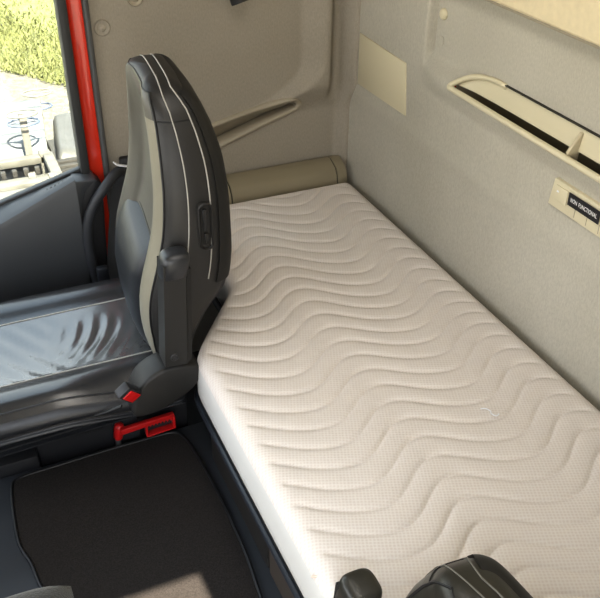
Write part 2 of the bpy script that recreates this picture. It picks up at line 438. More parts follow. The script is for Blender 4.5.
def mattress():
    NX, NY = 150, 520
    r = .030
    top = []
    bm = bmesh.new()
    V = []
    for j in range(NY+1):
        y = lerp(YM0, YM1, j/NY)
        x0 = xfront(y); row = []
        ex = min(1., (y-YM0)/r, (YM1-y)/r)     # end rounding
        for i in range(NX+1):
            x = lerp(x0, XM1, i/NX)
            dx = min(x-x0, XM1-x)
            z = ZT
            for d in (dx, min(y-YM0, YM1-y)):
                if d < r: z -= r*.85*(1-math.sqrt(max(0, 1-(1-d/r)**2)))
            fade = sm((dx-.012)/.03)*sm((min(y-YM0, YM1-y)-.01)/.03)
            z += groove(x, y)*fade
            # gentle slump and a pinch where the seat presses against the edge
            z -= .006*math.exp(-((x-.60)/.08)**2-((y-1.70)/.12)**2)
            row.append(bm.verts.new((x, y, z)))
        V.append(row)
    for j in range(NY):
        for i in range(NX): bm.faces.new((V[j][i], V[j][i+1], V[j+1][i+1], V[j+1][i]))
    # border
    loop = [V[j][0] for j in range(NY, 0, -1)]+[V[0][i] for i in range(NX)]+[V[j][NX] for j in range(NY)]+[V[NY][i] for i in range(NX, 0, -1)]
    cx, cy = .75, 1.1
    prev = loop
    for k, z in enumerate((.29, .25, .232, ZB)):
        ring = []
        for v in loop:
            o = .004*math.sin(PI*(k+1)/4.6)-(.010 if k == 3 else 0)
            sxn = -1 if v.co.x < .8 else 1
            ring.append(bm.verts.new((v.co.x+sxn*o, v.co.y, z)))
        n = len(loop)
        for i in range(n):
            f = bm.faces.new((prev[i], prev[(i+1) % n], ring[(i+1) % n], ring[i])); f.material_index = 1
        prev = ring
    bm.faces.new(prev)
    for v in bm.verts: pass
    o = obj('mattress', bm, [M['mattress'], M['mattress_side']], smooth=180)
    tag(o, 'white quilted mattress with wavy stitching on the bunk along the back wall', 'mattress')
    # loose thread on the top
    th = [(.880,1.035,ZT+.004),(.888,1.030,ZT+.006),(.894,1.020,ZT+.005),(.890,1.012,ZT+.006),(.897,1.004,ZT+.004),(.905,1.006,ZT+.005)]
    obj('loose_thread', tube(crom(th, 4), .0013, 5), M['white_plastic'], o)
    fold = [(.398,.815,.318),(.412,.80,.330),(.432,.785,.335),(.452,.777,.336),(.47,.776,.336)]
    obj('corner_pleat', tube(crom(fold, 5), .0022, 6), M['mattress_stitch'], o)
    return o
mattress()

bb = thing('bunk_base', (.75, 1.1, -.25), 'dark bunk base with brown lower panel standing under the white mattress', 'bunk')
ys = [lerp(YM0-.01, 2.10, i/90) for i in range(91)]
out = [(xfront(y)-.004, y) for y in ys]+[(1.12, 2.10), (1.12, YM0-.01)]
obj('bed_board', prism(out, 2, .196, .219, .003, 1), M['board'], bb)
obj('edge_trim', tube([(xfront(y)-.006, y, .213) for y in ys], .0075, 8), M['edge'], bb)
front = lambda y: max(.428, xfront(y)+.02)
def panel(y0, y1):
    n = 24; q = [lerp(y0, y1, i/n) for i in range(n+1)]
    return prism([(front(y), y) for y in q]+[(front(y)+.02, y) for y in q[::-1]], 2, -.0, .194, .002, 1)
obj('front_panel', panel(1.092, 1.58), M['board'], bb)
obj('front_panel', panel(.62, 1.084), M['board_brown'], bb)
bm = box((.68, YM0, -.25), (1.11, 2.095, .194)); obj('inner_box', bm, M['black'], bb, smooth=None)
obj('latch', box((.420, 1.245, .172), (.431, 1.27, .190), .003), M['steel'], bb)

# ---- storage box at the head
hb = thing('head_storage_box', (.93, 2.15, .222), 'olive brown padded storage box with seamed end caps at the head of the mattress', 'box')
def box_sec(x, g=0.):
    y0 = 2.117+g
    return [(x, 2.196-g, .225), (x, y0, .225), (x, y0, .325-g), (x, y0+.006, .352-g), (x, y0+.020, .371-g), (x, y0+.045, .382-g), (x, 2.176, .388-g), (x, 2.192-g, .386-g), (x, 2.196-g, .376-g)]
def hseg(x0, x1): 
    bm = loft([box_sec(x0), box_sec(x1)]); bevel(bm, .002, 1, 60); return bm
obj('lid', hseg(.738, 1.083), M['olive'], hb)
for a, b in ((.60, .734), (1.087, 1.118)):
    obj('end_cap', hseg(a, b), M['olive'], hb)
obj('seam', loft([box_sec(.733, .003), box_sec(.739, .003)]), M['olive_dark'], hb, smooth=None)
obj('seam', loft([box_sec(1.082, .003), box_sec(1.088, .003)]), M['olive_dark'], hb, smooth=None)

# ---- pocket in the side wall
wp = thing('wall_pocket', (.80, YW, .52), 'slanted taupe storage pocket with rounded rim set into the side wall', 'storage pocket')
def rr(d, y): return [(p.x, YW-wall_h(p.x, p.y)+y, p.y) for p in shrink(d)]
bm = loft([rr(-.002, .004), rr(.0, -.006), rr(.004, -.009), rr(.010, -.008), rr(.014, -.003), rr(.014, .012)], cap=False)
obj('rim', bm, M['taupe'], wp, smooth=180)
def deep(d, y, dz0):
    out = []
    for p, q in zip(shrink(d), pts_p):
        top = q[1] > .527+.235*(q[0]-.80)
        out.append((p.x, YW+(y if not top else .006+.1*y), p.y-(dz0 if not top else .0)))
    return out
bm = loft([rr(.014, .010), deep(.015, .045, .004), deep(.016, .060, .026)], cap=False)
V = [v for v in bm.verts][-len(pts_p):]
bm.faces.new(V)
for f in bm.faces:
    if f.calc_center_median().y > YW+.038: f.material_index = 1  # dark colour paints shade into the depth of the pocket
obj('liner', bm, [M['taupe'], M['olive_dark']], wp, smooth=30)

# ---- shelf tray in the back wall
tr = thing('shelf_tray', (XB, 1.1, .80), 'long beige open tray with one divider recessed in the back wall', 'tray')
YN = .68
XL, ZL = 1.117, .797
lip = [(1.152, 1.452, .849), (1.151, 1.49, .850), (1.148, 1.535, .844), (1.140, 1.575, .832), (1.127, 1.606, .813), (XL, 1.618, .800), (XL-.001, 1.60, ZL), (XL, 1.5, ZL-.001), (XL, 1.2, ZL-.003), (XL, YN, ZL-.005)]
lp = crom(lip, 6)
obj('rim', tube(lp, [.0062]*12+[.0070]*100, 10), M['beige_light'], tr, smooth=180)
def backface(y, k=1.): return [(lerp(1.130, 1.147, k), y, lerp(.806, .803, k)), (lerp(1.134, 1.150, k), y, lerp(.812, .825, k)), (lerp(1.138, 1.1545, k), y, lerp(.815, .8525, k))]
obj('back_face', loft([backface(1.612, 0), backface(1.590, .35), backface(1.55, .8), backface(1.47, 1), backface(YN, 1)], closed=False, cap=False), M['beige_light'], tr, smooth=60)
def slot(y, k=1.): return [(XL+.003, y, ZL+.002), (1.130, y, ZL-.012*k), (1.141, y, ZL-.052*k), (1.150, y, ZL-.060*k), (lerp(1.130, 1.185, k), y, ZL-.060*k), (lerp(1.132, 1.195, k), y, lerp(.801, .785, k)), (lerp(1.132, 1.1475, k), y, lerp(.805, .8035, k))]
obj('slot_shade_liner', loft([slot(1.613, 0), slot(1.595, .3), slot(1.56, .75), slot(1.50, 1), slot(YN, 1)], closed=False, cap=False), M['olive'], tr, smooth=30)  # darker olive colour deepens the shade inside the slot
bm = prism([(1.142,.75),(1.149,.745),(1.153,.842),(1.147,.842),(XL+.004,.802),(1.130,.786)], 1, 1.192, 1.200, .002); obj('divider', bm, M['beige'], tr)
bm = prism([(1.142,.74),(1.190,.74),(1.190,.79),(1.155,.85),(XL+.003,.801),(1.130,.786)], 1, YN-.006, YN+.004, .002); obj('end_wall', bm, M['beige'], tr)
obj('shadow_strip', box((1.147, YN, .8505), (1.1545, 1.47, .8535), .001, 1), M['olive_dark'], tr)  # solid dark strip painting the shadow line along the top of the tray

# ---- smooth cover plate on the back wall
cp = [(2.110,.642),(2.113,.789),(1.853,.781),(1.834,.644)]
o = obj('cover_plate', prism(cp, 0, 1.1325, 1.140, .0025, 2), M['beige_light'])
tag(o, 'blank beige cover plate fixed to the back wall above the head end of the mattress', 'cover plate')

# ---- switch plate with sticker
sp = thing('switch_plate', (1.131, 1.13, .69), 'pale cream switch plate on the back wall under the long tray', 'switch panel')
def onplate(u, v, x):   # u along -y, v up, on the plate's plane
    return (x, 1.231-u, .6745+v)
XP = 1.128
def pl(poly, x0, x1, bv): return prism([onplate(u, v, 0)[1:] for u, v in poly], 0, x0, x1, bv)
obj('face_plate', pl([(.002,0),(.010,.062),(.236,.062),(.236,.0)], XP, 1.139, .002), M['beige_light'], sp)
obj('rocker_switch', pl([(.018,.020),(.020,.052),(.058,.052),(.057,.020)], XP-.003, XP, .0015), M['beige_light'], sp)
obj('indicator', pl([(.026,.038),(.026,.042),(.032,.042),(.032,.038)], XP-.0042, XP-.002, .0008), M['white_plastic'], sp)
for k in range(3):
    u = .084+.036*k
    obj('switch_slot', pl([(u,.006),(u,.026),(u+.0012,.026),(u+.0012,.006)], XP-.0006, XP, 0), M['taupe'], sp, smooth=None)
stk = obj('sticker', pl([(.063,.0265),(.063,.054),(.1555,.054),(.1555,.0265)], XP-.0042, XP-.0032, 0), M['sticker'], sp, smooth=None)
stk['label'] = 'black sticker reading NON FUNCTIONAL in white'
fc = bpy.data.curves.new('t', 'FONT'); fc.body = 'NON FUNCTIONAL'; fc.size = .0128; fc.extrude = .0001; fc.align_x = 'CENTER'; fc.align_y = 'CENTER'; fc.space_character = 1.08; fc.space_word = 1.7; fc.offset = .0001
to = bpy.data.objects.new('t', fc); COL.objects.link(to)
bpy.context.view_layer.update()
me = bpy.data.meshes.new_from_object(to.evaluated_get(bpy.context.evaluated_depsgraph_get()))
bpy.data.objects.remove(to)
wd = max(v.co.x for v in me.vertices)-min(v.co.x for v in me.vertices)
ksc = .078/wd
me.transform(Matrix.Scale(ksc, 4, (1,0,0)))
# local x -> -y (reading from left to right seen from inside), local y -> z, local z -> -x
me.transform(Matrix(((0,0,-1,XP-.0045),(-1,0,0,1.231-.1095),(0,1,0,.6745+.0402),(0,0,0,1))))
letters = link('lettering', me, M['letter'])
letters.parent = stk
letters.matrix_parent_inverse = Matrix.Translation(-Vector(sp.location)) if False else Matrix.Identity(4)
letters.matrix_parent_inverse = stk.matrix_world.inverted()

# ---- plugs on the walls
def plug(name, loc, axis, r, label, mt, group=None, prof=None):
    prof = prof or [(r, 0), (r, .004), (r*.9, .006), (r*.62, .0045), (r*.5, .003), (r*.42, .004), (r*.3, .006), (0, .0065)]
    q = Vector(axis).to_track_quat('Z', 'Y').to_matrix().to_4x4()
    o = obj(name, lathe(prof, 28, Matrix.Translation(loc) @ q), mt, smooth=50)
    return tag(o, label, 'wall plug', group)
plug('wall_plug', (.428, 2.2005, .856), (0,-1,0), .021, 'grey dished wall plug with a raised centre beside the red pillar', M['wall'])
plug('wall_plug', (.521, 2.2005, .922), (0,-1,0), .021, 'beige round wall plug on the side wall above the seat headrest', M['taupe'])
dome = [(.014, 0), (.014, .003), (.0125, .006), (.008, .0085), (0, .0095)]
plug('wall_plug', (1.1535, 1.727, .937), (-1,0,0), .014, 'shiny domed beige button on the back wall, upper of the pair', M['beige_light'], prof=dome)
plug('wall_plug', (1.1535, 1.727, .8735), (-1,0,0), .012, 'flat grey button on the back wall, lower of the pair', M['backwall'], prof=[(.011,0),(.011,.002),(.009,.003),(0,.002)])
plug('screw_cap', (.503, 2.2005, .66), (0,-1,0), .005, 'tiny screw cap on the side wall left of the seat headrest', M['wall'], prof=[(.006,0),(.006,.0015),(.003,.001),(0,.001)])
plug('screw_cap', (XB+.0005, 2.075, .607), (-1,0,0), .005, 'tiny screw cap on the back wall below the blank cover plate', M['taupe'], prof=[(.005,0),(.005,.0015),(.003,.001),(0,.001)])

# ---- reading lamp on the side wall
rl = thing('reading_lamp', (.79, 2.2, .95), 'black gooseneck reading lamp hanging from the side wall at the top', 'lamp')
dirv = Vector((.25, -.35, -1)).normalized(); q = dirv.to_track_quat('Z', 'Y').to_matrix().to_4x4()
obj('lamp_head', lathe([(.014,-.075),(.021,-.065),(.024,-.05),(.025,0),(.0235,.003),(.020,.0),(0,-.003)], 24, Matrix.Translation((.790,2.150,.898)) @ q), M['black'], rl, smooth=40)
st = Vector((.790,2.150,.898))-dirv*.07
obj('neck', tube(crom([st, st-dirv*.05+Vector((0,.01,0)), (.765,2.17,1.06), (.76,2.199,1.09)], 6), .007, 10), M['black'], rl)
obj('mount', lathe([(.026,0),(.026,.008),(.02,.012),(0,.012)], 24, Matrix.Translation((.76,2.2005,1.09)) @ Vector((0,-1,0)).to_track_quat('Z','Y').to_matrix().to_4x4()), M['black'], rl)

# ---- folded upper bunk on the back wall
ub = thing('upper_bunk', (1.14, 1.1, 1.0), 'cream vinyl underside of the folded upper bunk high on the back wall', 'upper bunk')
bm = box((1.110, .02, 1.026), (1.1535, 2.16, 1.42), .008, 3); obj('underside_panel', bm, M['vinyl'], ub)
obj('edge_trim', tube([(1.120, .03, 1.025), (1.120, 2.15, 1.025)], .006, 8), M['taupe'], ub)

# ================================================================== SEATS
SEC = [ # z,  xf,   yn,    yf,    xb
 (.235,.335,1.490,1.930,.405),
 (.29, .322,1.482,1.940,.405),
 (.35, .308,1.476,1.942,.418),
 (.42, .302,1.468,1.942,.450),
 (.48, .308,1.467,1.938,.495),
 (.55, .328,1.468,1.930,.510),
 (.62, .347,1.472,1.915,.512),
 (.70, .357,1.480,1.898,.511),
 (.77, .360,1.496,1.880,.505),
 (.83, .361,1.518,1.860,.490),
 (.87, .361,1.538,1.845,.474),
 (.888,.362,1.554,1.832,.460),
 (.900,.368,1.575,1.810,.446),
 (.908,.380,1.605,1.778,.432),
 (.912,.397,1.650,1.730,.416)]
SHEAR = .085
def sections(off=0., zmin=.235, zmax=.912, nz=46):
    rings = []; zs = []
    cs = crom([tuple(s[:4]) + () for s in []] or [(s[1], s[2], s[3]) for s in SEC], 1)
    tab = SEC
    # smooth interpolation of the table
    P = [s[0] for s in tab]
    def at(z):
        for i in range(len(tab)-1):
            if z <= tab[i+1][0] or i == len(tab)-2:
                t = (z-tab[i][0])/(tab[i+1][0]-tab[i][0]); break
        a = tab[max(i-1,0)]; b = tab[i]; c = tab[i+1]; d = tab[min(i+2, len(tab)-1)]
        return [.5*((2*b[k])+(c[k]-a[k])*t+(2*a[k]-5*b[k]+4*c[k]-d[k])*t*t+(3*b[k]-a[k]-3*c[k]+d[k])*t**3) for k in range(1,5)]
    for i in range(nz+1):
        u = i/nz
        z = lerp(zmin, zmax, u if zmax < .9 else 1-(1-u)**1.6)
        xf, yn, yf, xb = at(z)
        W = (yf-yn)/2+off; cy = (yf+yn)/2; D = xb-xf; sc = max(.3, min(1, D/.12))
        pan = .020*sm((z-.28)/.1)*sm((.90-z)/.12)
        pin = 0.; f2 = lerp(.50, .56, sm((z-.6)/.2)); f3 = lerp(.70, .86, pin)
        half = [(xf+.010*sc+pan-off, 0), (xf+.008*sc+pan-off, .38), (lerp(xf+.003*sc+pan*.6, xf+.009*sc, pin)-off, f2), (lerp(xf+.001, xf+.010*sc, pin)-off, f3), (xf+.012*sc-off, .875),
                (xf+.028*sc-off, .965), (xf+.36*D, 1.0), (xf+.52*D, 1.005), (xf+.76*D, .985), (xb-.012*sc+off*.6, .93), (xb-.003*sc+off, .80), (xb+off, .45), (xb+.002+off, 0)]
        pts = [(x, cy-W*f) for x, f in half]+[(x, cy+W*f) for x, f in half[-2:0:-1]]
        ring = crom(pts, 4, True)
        rings.append([(p.x+SHEAR*(p.y-1.475), p.y, z) for p in ring]); zs.append(z)
    return rings, zs
NST = 24  # stations
def make_seat(flip, dz, loc, label, armlabel=None, basez=-.25, foreground=False):
    lift = [0., 0.]
    T = (lambda p: (p[0]+.09+lift[1], .412-(p[1]-1.708)*1.14, (p[2]-.25)*.873+.25+dz+lift[0])) if flip else (lambda p: (p[0], p[1], p[2]))
    root = thing('truck_seat', loc, label, 'seat')
    def add(name, bm, mats, par=root, smooth=40):
        for v in bm.verts: v.co = Vector(T(v.co))
        if flip: bmesh.ops.reverse_faces(bm, faces=bm.faces)
        o = obj(name, bm, mats, None, smooth)
        o.parent = par
        o.matrix_parent_inverse = Matrix.Translation(-Vector(par.location))
        return o
    # --- backrest
    rings, zs = sections()
    N = len(rings[0])
    def st_of(k):   # station index of loop sample, folded to the near/far half
        s = k/4.; s = s if s <= 12 else 24-s-.25
        return s
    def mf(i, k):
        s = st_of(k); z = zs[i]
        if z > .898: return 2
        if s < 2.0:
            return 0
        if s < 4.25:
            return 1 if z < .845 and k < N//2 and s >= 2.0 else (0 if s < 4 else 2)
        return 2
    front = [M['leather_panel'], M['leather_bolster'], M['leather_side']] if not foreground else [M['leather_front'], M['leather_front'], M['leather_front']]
    bmb = loft(rings, matf=mf)
    for f in bmb.faces:
        if len(f.verts) > 4: f.material_index = 2
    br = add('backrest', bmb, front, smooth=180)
    def line(station, z0, z1, r, m, name, off=.0012, far=True):
        for sgn in ((0, 1) if far else (0,)):
            k = int(station*4) if not sgn else (N-int(station*4)) % N
            pts = []
            for rg, z in zip(rings, zs):
                if z0 <= z <= z1:
                    c = Vector((sum(p[0] for p in rg)/N, sum(p[1] for p in rg)/N, z)); p = Vector(rg[k])
                    pts.append(p+(p-c).normalized()*off)
            if len(pts) > 2: add(name, tube(pts, r, 6), m, br)
    line(4.25, .30, .90, .0022, M['piping_dark'], 'front_seam', far=False)
    def over(station, z0, r, m, name):
        k = int(station*4); n_, f_ = [], []
        for rg, z in zip(rings, zs):
            if z0 <= z <= .9035:
                c = Vector((sum(p[0] for p in rg)/N, sum(p[1] for p in rg)/N, z))
                for lst, kk in ((n_, k), (f_, N-k)):
                    p = Vector(rg[kk]); lst.append(p+(p-c).normalized()*.0012)
        a, b = n_[-1], f_[-1]
        mid = [a.lerp(b, t)+Vector((0, 0, .0115*(1-(2*t-1)**4))) for t in (.12, .25, .4, .5, .6, .75, .88)]
        add(name, tube(n_+mid+f_[::-1], r, 6), m, br)
    over(6.25, .36, .0014, M['piping'] if not foreground else M['stitch'], 'stitch_line')
    over(7.75, .50, .0016, M['piping'] if not foreground else M['stitch'], 'shell_piping')
    line(2.0, .30, .845, .0013, M['piping_dark'], 'panel_seam', far=False)
    # cross seams: headrest band
    for zc in (.855,):
        i = min(range(len(zs)), key=lambda i: abs(zs[i]-zc))
        for rng in (range(17, 32), range(N-31, N-16), 'front'):
            if rng == 'front':
                i = min(range(len(zs)), key=lambda i: abs(zs[i]-.898)); rng = [k % N for k in range(-17, 18)]
            pts = []
            for kk in rng:
                rg = rings[i]; c = Vector((sum(p[0] for p in rg)/N, sum(p[1] for p in rg)/N, zs[i])); p = Vector(rg[kk])
                pts.append(p+(p-c).normalized()*.001)
            add('headrest_seam', tube(pts, .0012, 6), M['piping_dark'], br)
    # dashed stitches near the top
    bm = bmesh.new()
    sel = [(Vector(rg[25]), Vector((sum(p[0] for p in rg)/N, sum(p[1] for p in rg)/N, z))) for rg, z in zip(rings, zs) if z > (.70 if foreground else .4)]
    dens = []
    for (a, ca), (b, cb) in zip(sel, sel[1:]):
        L = (b-a).length; n = max(1, int(L/.007))
        for q in range(n):
            p0 = a.lerp(b, q/n); p1 = a.lerp(b, (q+.55)/n); nn = (p0-ca); nn.z = 0; nn = nn.normalized()*.0012
            tube([p0+nn, p1+nn], .0009, 5, into=bm)
    add('stitching', bm, M['stitch'], br, smooth=None)
    # --- rear shell
    srings, szs = sections(.006, .50, .898, 36)
    k0, k1 = 33, N-33
    outer = [rg[k0:k1+1] for rg in srings]
    inr, _ = sections(-.004, .50, .898, 36)
    inner_ = [rg[k0:k1+1] for rg in inr]
    bm = loft([o_+i_[::-1] for o_, i_ in zip(outer, inner_)])
    add('back_shell', bm, M['shell'], smooth=60)
    # lower rear cover
    lr, lz = sections(.003, .245, .50, 14)
    bm = loft([rg[36:N-35]+[(p[0]-.03, p[1], p[2]) for p in rg[36:N-35]][::-1] for rg in lr])
    add('rear_cover', bm, M['black'], smooth=60)
    # --- lumbar cushion
    def lum(i, j):
        u = i/28*2-1; v = j/28*2-1
        e = max(0, 1-abs(u)**5)*max(0, 1-abs(v)**5)
        z = .400+v*.155+.012*u
        xf = interp([(s[0], s[1]) for s in SEC], z)[0]
        y = 1.722+u*.145
        x = xf+.036-.052*e**.5+.006*v*e+SHEAR*(y-1.475)
        return (x, y, z)
    bm = grid(29, 29, lum)
    add('lumbar_cushion', bm, M['leather_blue'] if not foreground else M['leather_front'], smooth=180)
    edge = [lum(i, 28) for i in range(2, 27)]
    add('piping', tube([(p[0]-.004, p[1], p[2]+.002) for p in edge], .0035, 6), M['piping_dark'], br)
    # --- headrest pad fold above the lumbar
    # --- cushion
    csec = [(1.500,.205),(1.474,.217),(1.462,.238),(1.474,.262),(1.508,.283),(1.545,.284),(1.580,.273),(1.602,.270),(1.66,.270),(1.712,.270),(1.77,.270),(1.822,.270),(1.845,.274),(1.88,.286),(1.918,.282),(1.944,.255),(1.950,.205),(1.935,.19),(1.90,.185)]
    rs = []
    for i in range(61):
        x = lerp(-.24, .375, i/60)
        fr = sm((-.11-x)/.13)          # waterfall front
        re = sm((x-.24)/.10)
        ring = []
        for p in crom(csec, 4, True):
            y, z = p.x, p.y
            if z > .20:
                z -= fr*.07*(z-.13)/.14
                nb = math.exp(-((y-1.50)/.05)**2)
                z -= nb*.030*sm((x-.08)/.22)
                if 1.59 < y < 1.82:
                    z -= .010*math.sin(PI*(y-1.59)/.23)*sm((x+.1)/.15)
                    q = math.exp(-((x-.215)/.085)**2)*sm((y-1.60)/.03)*sm((1.80-y)/.06)
                    t = (x-.155)+.35*(y-1.70)**2*6-.55*(y-1.70)
                    z += .0034*q*math.sin(t*2*PI/.040)
                    z += .0016*math.exp(-((x-.05)/.09)**2)*math.sin((x*1.2+y*.8)*2*PI/.07)
            ring.append((x+(fr*.0), y, z))
        rs.append(ring)
    c0 = (1.706, .215)
    for k_, d_ in ((.94, .010), (.80, .020), (.55, .026)):
        rs.insert(0, [(-.24-d_, c0[0]+(p[1]-c0[0])*(1-(1-k_)*.35), c0[1]+(p[2]-c0[1])*k_) for p in rs[[len(r) for r in rs].index(len(rs[0]))+(0 if k_ == .94 else (1 if k_ == .80 else 2))]])
    nc = len(rs[0])
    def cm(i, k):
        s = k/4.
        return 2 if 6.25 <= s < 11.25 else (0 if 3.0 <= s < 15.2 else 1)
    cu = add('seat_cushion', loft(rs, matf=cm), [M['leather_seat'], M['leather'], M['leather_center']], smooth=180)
    def cline(k, r, m, name, o=.001, x1=.34):
        pts = [Vector(rg[k])+Vector((0, -o if k < 8 else 0, o)) for rg in rs if rg[0][0] < x1]
        add(name, tube(pts, r, 6), m, cu)
    cline(25, .0018, M['piping'], 'cushion_seam'); cline(45, .0018, M['piping'], 'cushion_seam')
    cline(14, .0022, M['piping_dark'], 'edge_seam'); cline(6, .0018, M['piping_dark'], 'edge_seam')
    # --- bellows and base
    bm = bmesh.new()
    rings_b = []
    for i in range(17):
        z = lerp(.152, .215, i/16); o_ = .008*(1 if i % 4 in (1, 2) else 0)
        x0, x1, y0, y1 = -.16-o_, .30+o_, 1.492-o_, 1.92+o_
        rings_b.append([(x0, y0, z), (x1, y0+.02, z), (x1, y1, z), (x0, y1, z)])
    bm = loft(rings_b); bevel(bm, .002, 1, 20)
    add('bellows', bm, M['leather'])
    zb = basez-dz
    bm = box((.035, 1.622, zb), (.42, 1.90, .17), .008)
    add('seat_base', bm, M['black'])
    add('seat_rail', box((.045, 1.610, .050), (.20, 1.6215, .085), .003), M['grey_plastic'])
    add('seat_rail', box((-.10, 1.60, zb), (.034, 1.64, .03), .005), M['black'])
    # --- recliner cover with buckle
    pts = [(.245,.225),(.252,.268),(.275,.308),(.312,.330),(.355,.334),(.398,.322),(.408,.298),(.388,.262),(.340,.232),(.285,.216)]
    pts = [tuple(v) for v in crom(pts, 4, True)]
    add('recliner_cover', prism(pts, 1, 1.425, 1.50, .010, 3), M['grey_plastic'])
    mt = Matrix.Translation((.238, 1.416, .306)) @ Matrix.Rotation(R(-38), 4, 'Y') @ Matrix.Rotation(R(20), 4, 'X')
    bk = add('buckle', box((-.017, -.012, -.026), (.017, .012, .026), .004, 2, mtx=mt), M['black'])
    add('release_button', box((-.013, -.0145, -.022), (.013, -.009, .016), .002, 2, mtx=mt), M['red_plastic'], bk)
    add('buckle_stalk', tube([(.222, 1.43, .262), (.190, 1.452, .238), (.165, 1.466, .225)], .0045, 8, flat=.5), M['grey_plastic'], bk)
    lift[:] = [.078, -.022] if foreground else [0., 0.]
    # --- armrest folded upright
    bm = loft([[(lerp(.324,.340,t)-.0, y, lerp(.350,.600,t)) if side == 0 else (lerp(.374,.386,t), y, lerp(.345,.594,t)) for side, y in ((0,1.413),(1,1.413),(1,1.462),(0,1.462))] for t in (0,.5,1)])
    bevel(bm, .008, 3, 30)
    ar = add('armrest', bm, M['grey_plastic'])
    bm = loft([[(lerp(.3755,.3875,t), y, lerp(.345,.585,t)) if side == 0 else (lerp(.386,.398,t), y, lerp(.352,.580,t)) for side, y in ((0,1.416),(1,1.418),(1,1.460),(0,1.460))] for t in (0,.5,1)])
    bevel(bm, .004, 2, 30); add('side_strip', bm, M['shell'], ar)
    def cap(t, k): 
        cx = .366; cy = 1.437; z = .582+t*.036; rx = .0295*k; ry = .028*k
        return [(cx+.006*t+math.copysign(abs(math.cos(a))**.6, math.cos(a))*rx, cy+math.copysign(abs(math.sin(a))**.6, math.sin(a))*ry, z) for a in [2*PI*q/28 for q in range(28)]]
    bm = loft([cap(-.45,.93), cap(-.4,1.), cap(.5,1.01), cap(.75,.97), cap(.92,.85), cap(.99,.6), cap(1.,.2)])
    add('arm_cap', bm, M['leather'] if not foreground else M['leather_front'], ar, smooth=180)
    q = Vector((0,-1,0)).to_track_quat('Z','Y').to_matrix().to_4x4()
    add('button', lathe([(.0095,0),(.0095,.003),(.0075,.004),(.006,.0015),(0,.0015)], 20, Matrix.Translation((.345,1.4135,.372)) @ q), M['black'], ar)
    lift[:] = [0., 0.]
    # --- belt outlet in the near side of the back
    def cps(rx, rz, y):
        out = []
        for a in range(28):
            an = 2*PI*a/28; c_, s_ = math.cos(an), math.sin(an)
            out.append((.4505+c_*rx+(s_*(rz-rx)+math.copysign(rx, s_)*abs(s_)*.4)*-.02+.010*-(math.copysign(1, s_))*0, y, .640+(math.copysign(rz-rx, s_) if abs(s_) > 1e-6 else 0)+s_*rx))
        return out
    yS = 1.4715
    bm = loft([cps(.0165,.056,yS+.006), cps(.0165,.056,yS-.004), cps(.0135,.053,yS-.006), cps(.0105,.050,yS-.003), cps(.0105,.050,yS+.002)])
    be = add('belt_outlet', bm, M['grey_plastic'], smooth=50)
    add('slot', box((.4445, yS-.0055, .632), (.453, yS-.001, .682), .001, 1), M['piping_dark'], be)
    add('lever', box((.4455, yS-.007, .600), (.4555, yS-.002, .626), .0015, 1), M['shell'], be)
    return root
make_seat(False, 0., (.15, 1.712, -.25), 'black leather truck seat with painted sheen on the side bolster facing the side window, whole seat in view')
make_seat(True, -.255, (.15, .488, -.25), 'low black leather seat at the bottom edge, only headrest top and armrest showing', foreground=True)

# ================================================================== FLOOR ITEMS
fm = thing('floor_mat', (.18, 1.2, 0), 'black carpet floor mat with bound edge between the two seats', 'floor mat')
outl = [(-.02,.64),(-.03,.95),(-.012,1.17),(-.026,1.24),(-.034,1.305),(-.049,1.364),(-.048,1.453),(-.040,1.545),(-.018,1.570),(.066,1.575),(.203,1.580),(.287,1.580),(.360,1.578),(.384,1.55),(.394,1.48),(.400,1.38),(.401,1.268),(.397,1.135),(.386,1.026),(.38,.9),(.375,.64)]
oc = [tuple(v) for v in crom(outl, 3, True)]
obj('carpet', prism(oc, 2, .0005, .006, .0015, 1), M['carpet'], fm)
obj('binding', tube([(x, y, .0055) for x, y in oc], .0042, 8, closed=True), M['binding'], fm)

lv = thing('red_lever', (.225, 1.588, 0), 'red lever with toothed opening standing on the floor before the seat base', 'lever')
obj('pin', lathe([(.0075,0),(.0075,.025),(.006,.027),(0,.027)], 16, Matrix.Translation((.226,1.590,.004))), M['steel'], lv)
mt = Matrix.Translation((.227,1.588,.026)) @ Matrix.Rotation(R(10), 4, 'Y')
obj('knob', lathe([(.009,0),(.0115,.004),(.0125,.02),(.0135,.032),(.012,.042),(.008,.047),(0,.049)], 20, mt), M['red_plastic'], lv, smooth=60)
def lx(u, v): # along the arm, up
    return (.232+u*.997, .048+v+u*.03)
bm = prism([lx(0,.002),lx(0,.020),lx(.138,.022),lx(.138,.010)], 1, 1.566, 1.580, .003)
prism([lx(.062,-.026),lx(.062,-.020),lx(.138,-.017),lx(.138,-.023)], 1, 1.562, 1.582, .002, into=bm)
prism([lx(.062,-.026),lx(.062,.008),lx(.068,.008),lx(.068,-.026)], 1, 1.564, 1.580, .002, into=bm)
prism([lx(.132,-.023),lx(.132,.016),lx(.139,.016),lx(.139,-.023)], 1, 1.564, 1.580, .002, into=bm)
for k in range(7):
    u = .071+k*.0088
    prism([lx(u,.009),lx(u+.0044,.0015),lx(u+.0088,.009)], 1, 1.568, 1.578, 0, into=bm)
obj('toothed_arm', bm, M['red_plastic'], lv)
prism_b = prism([lx(.062,-.024),lx(.062,.008),lx(.136,.011),lx(.136,-.02)], 1, 1.582, 1.586, 0)
obj('back_plate', prism_b, M['black'], lv)
obj('bracket', box((.222, 1.600, .001), (.285, 1.612, .088), .003), M['black_soft'], lv)

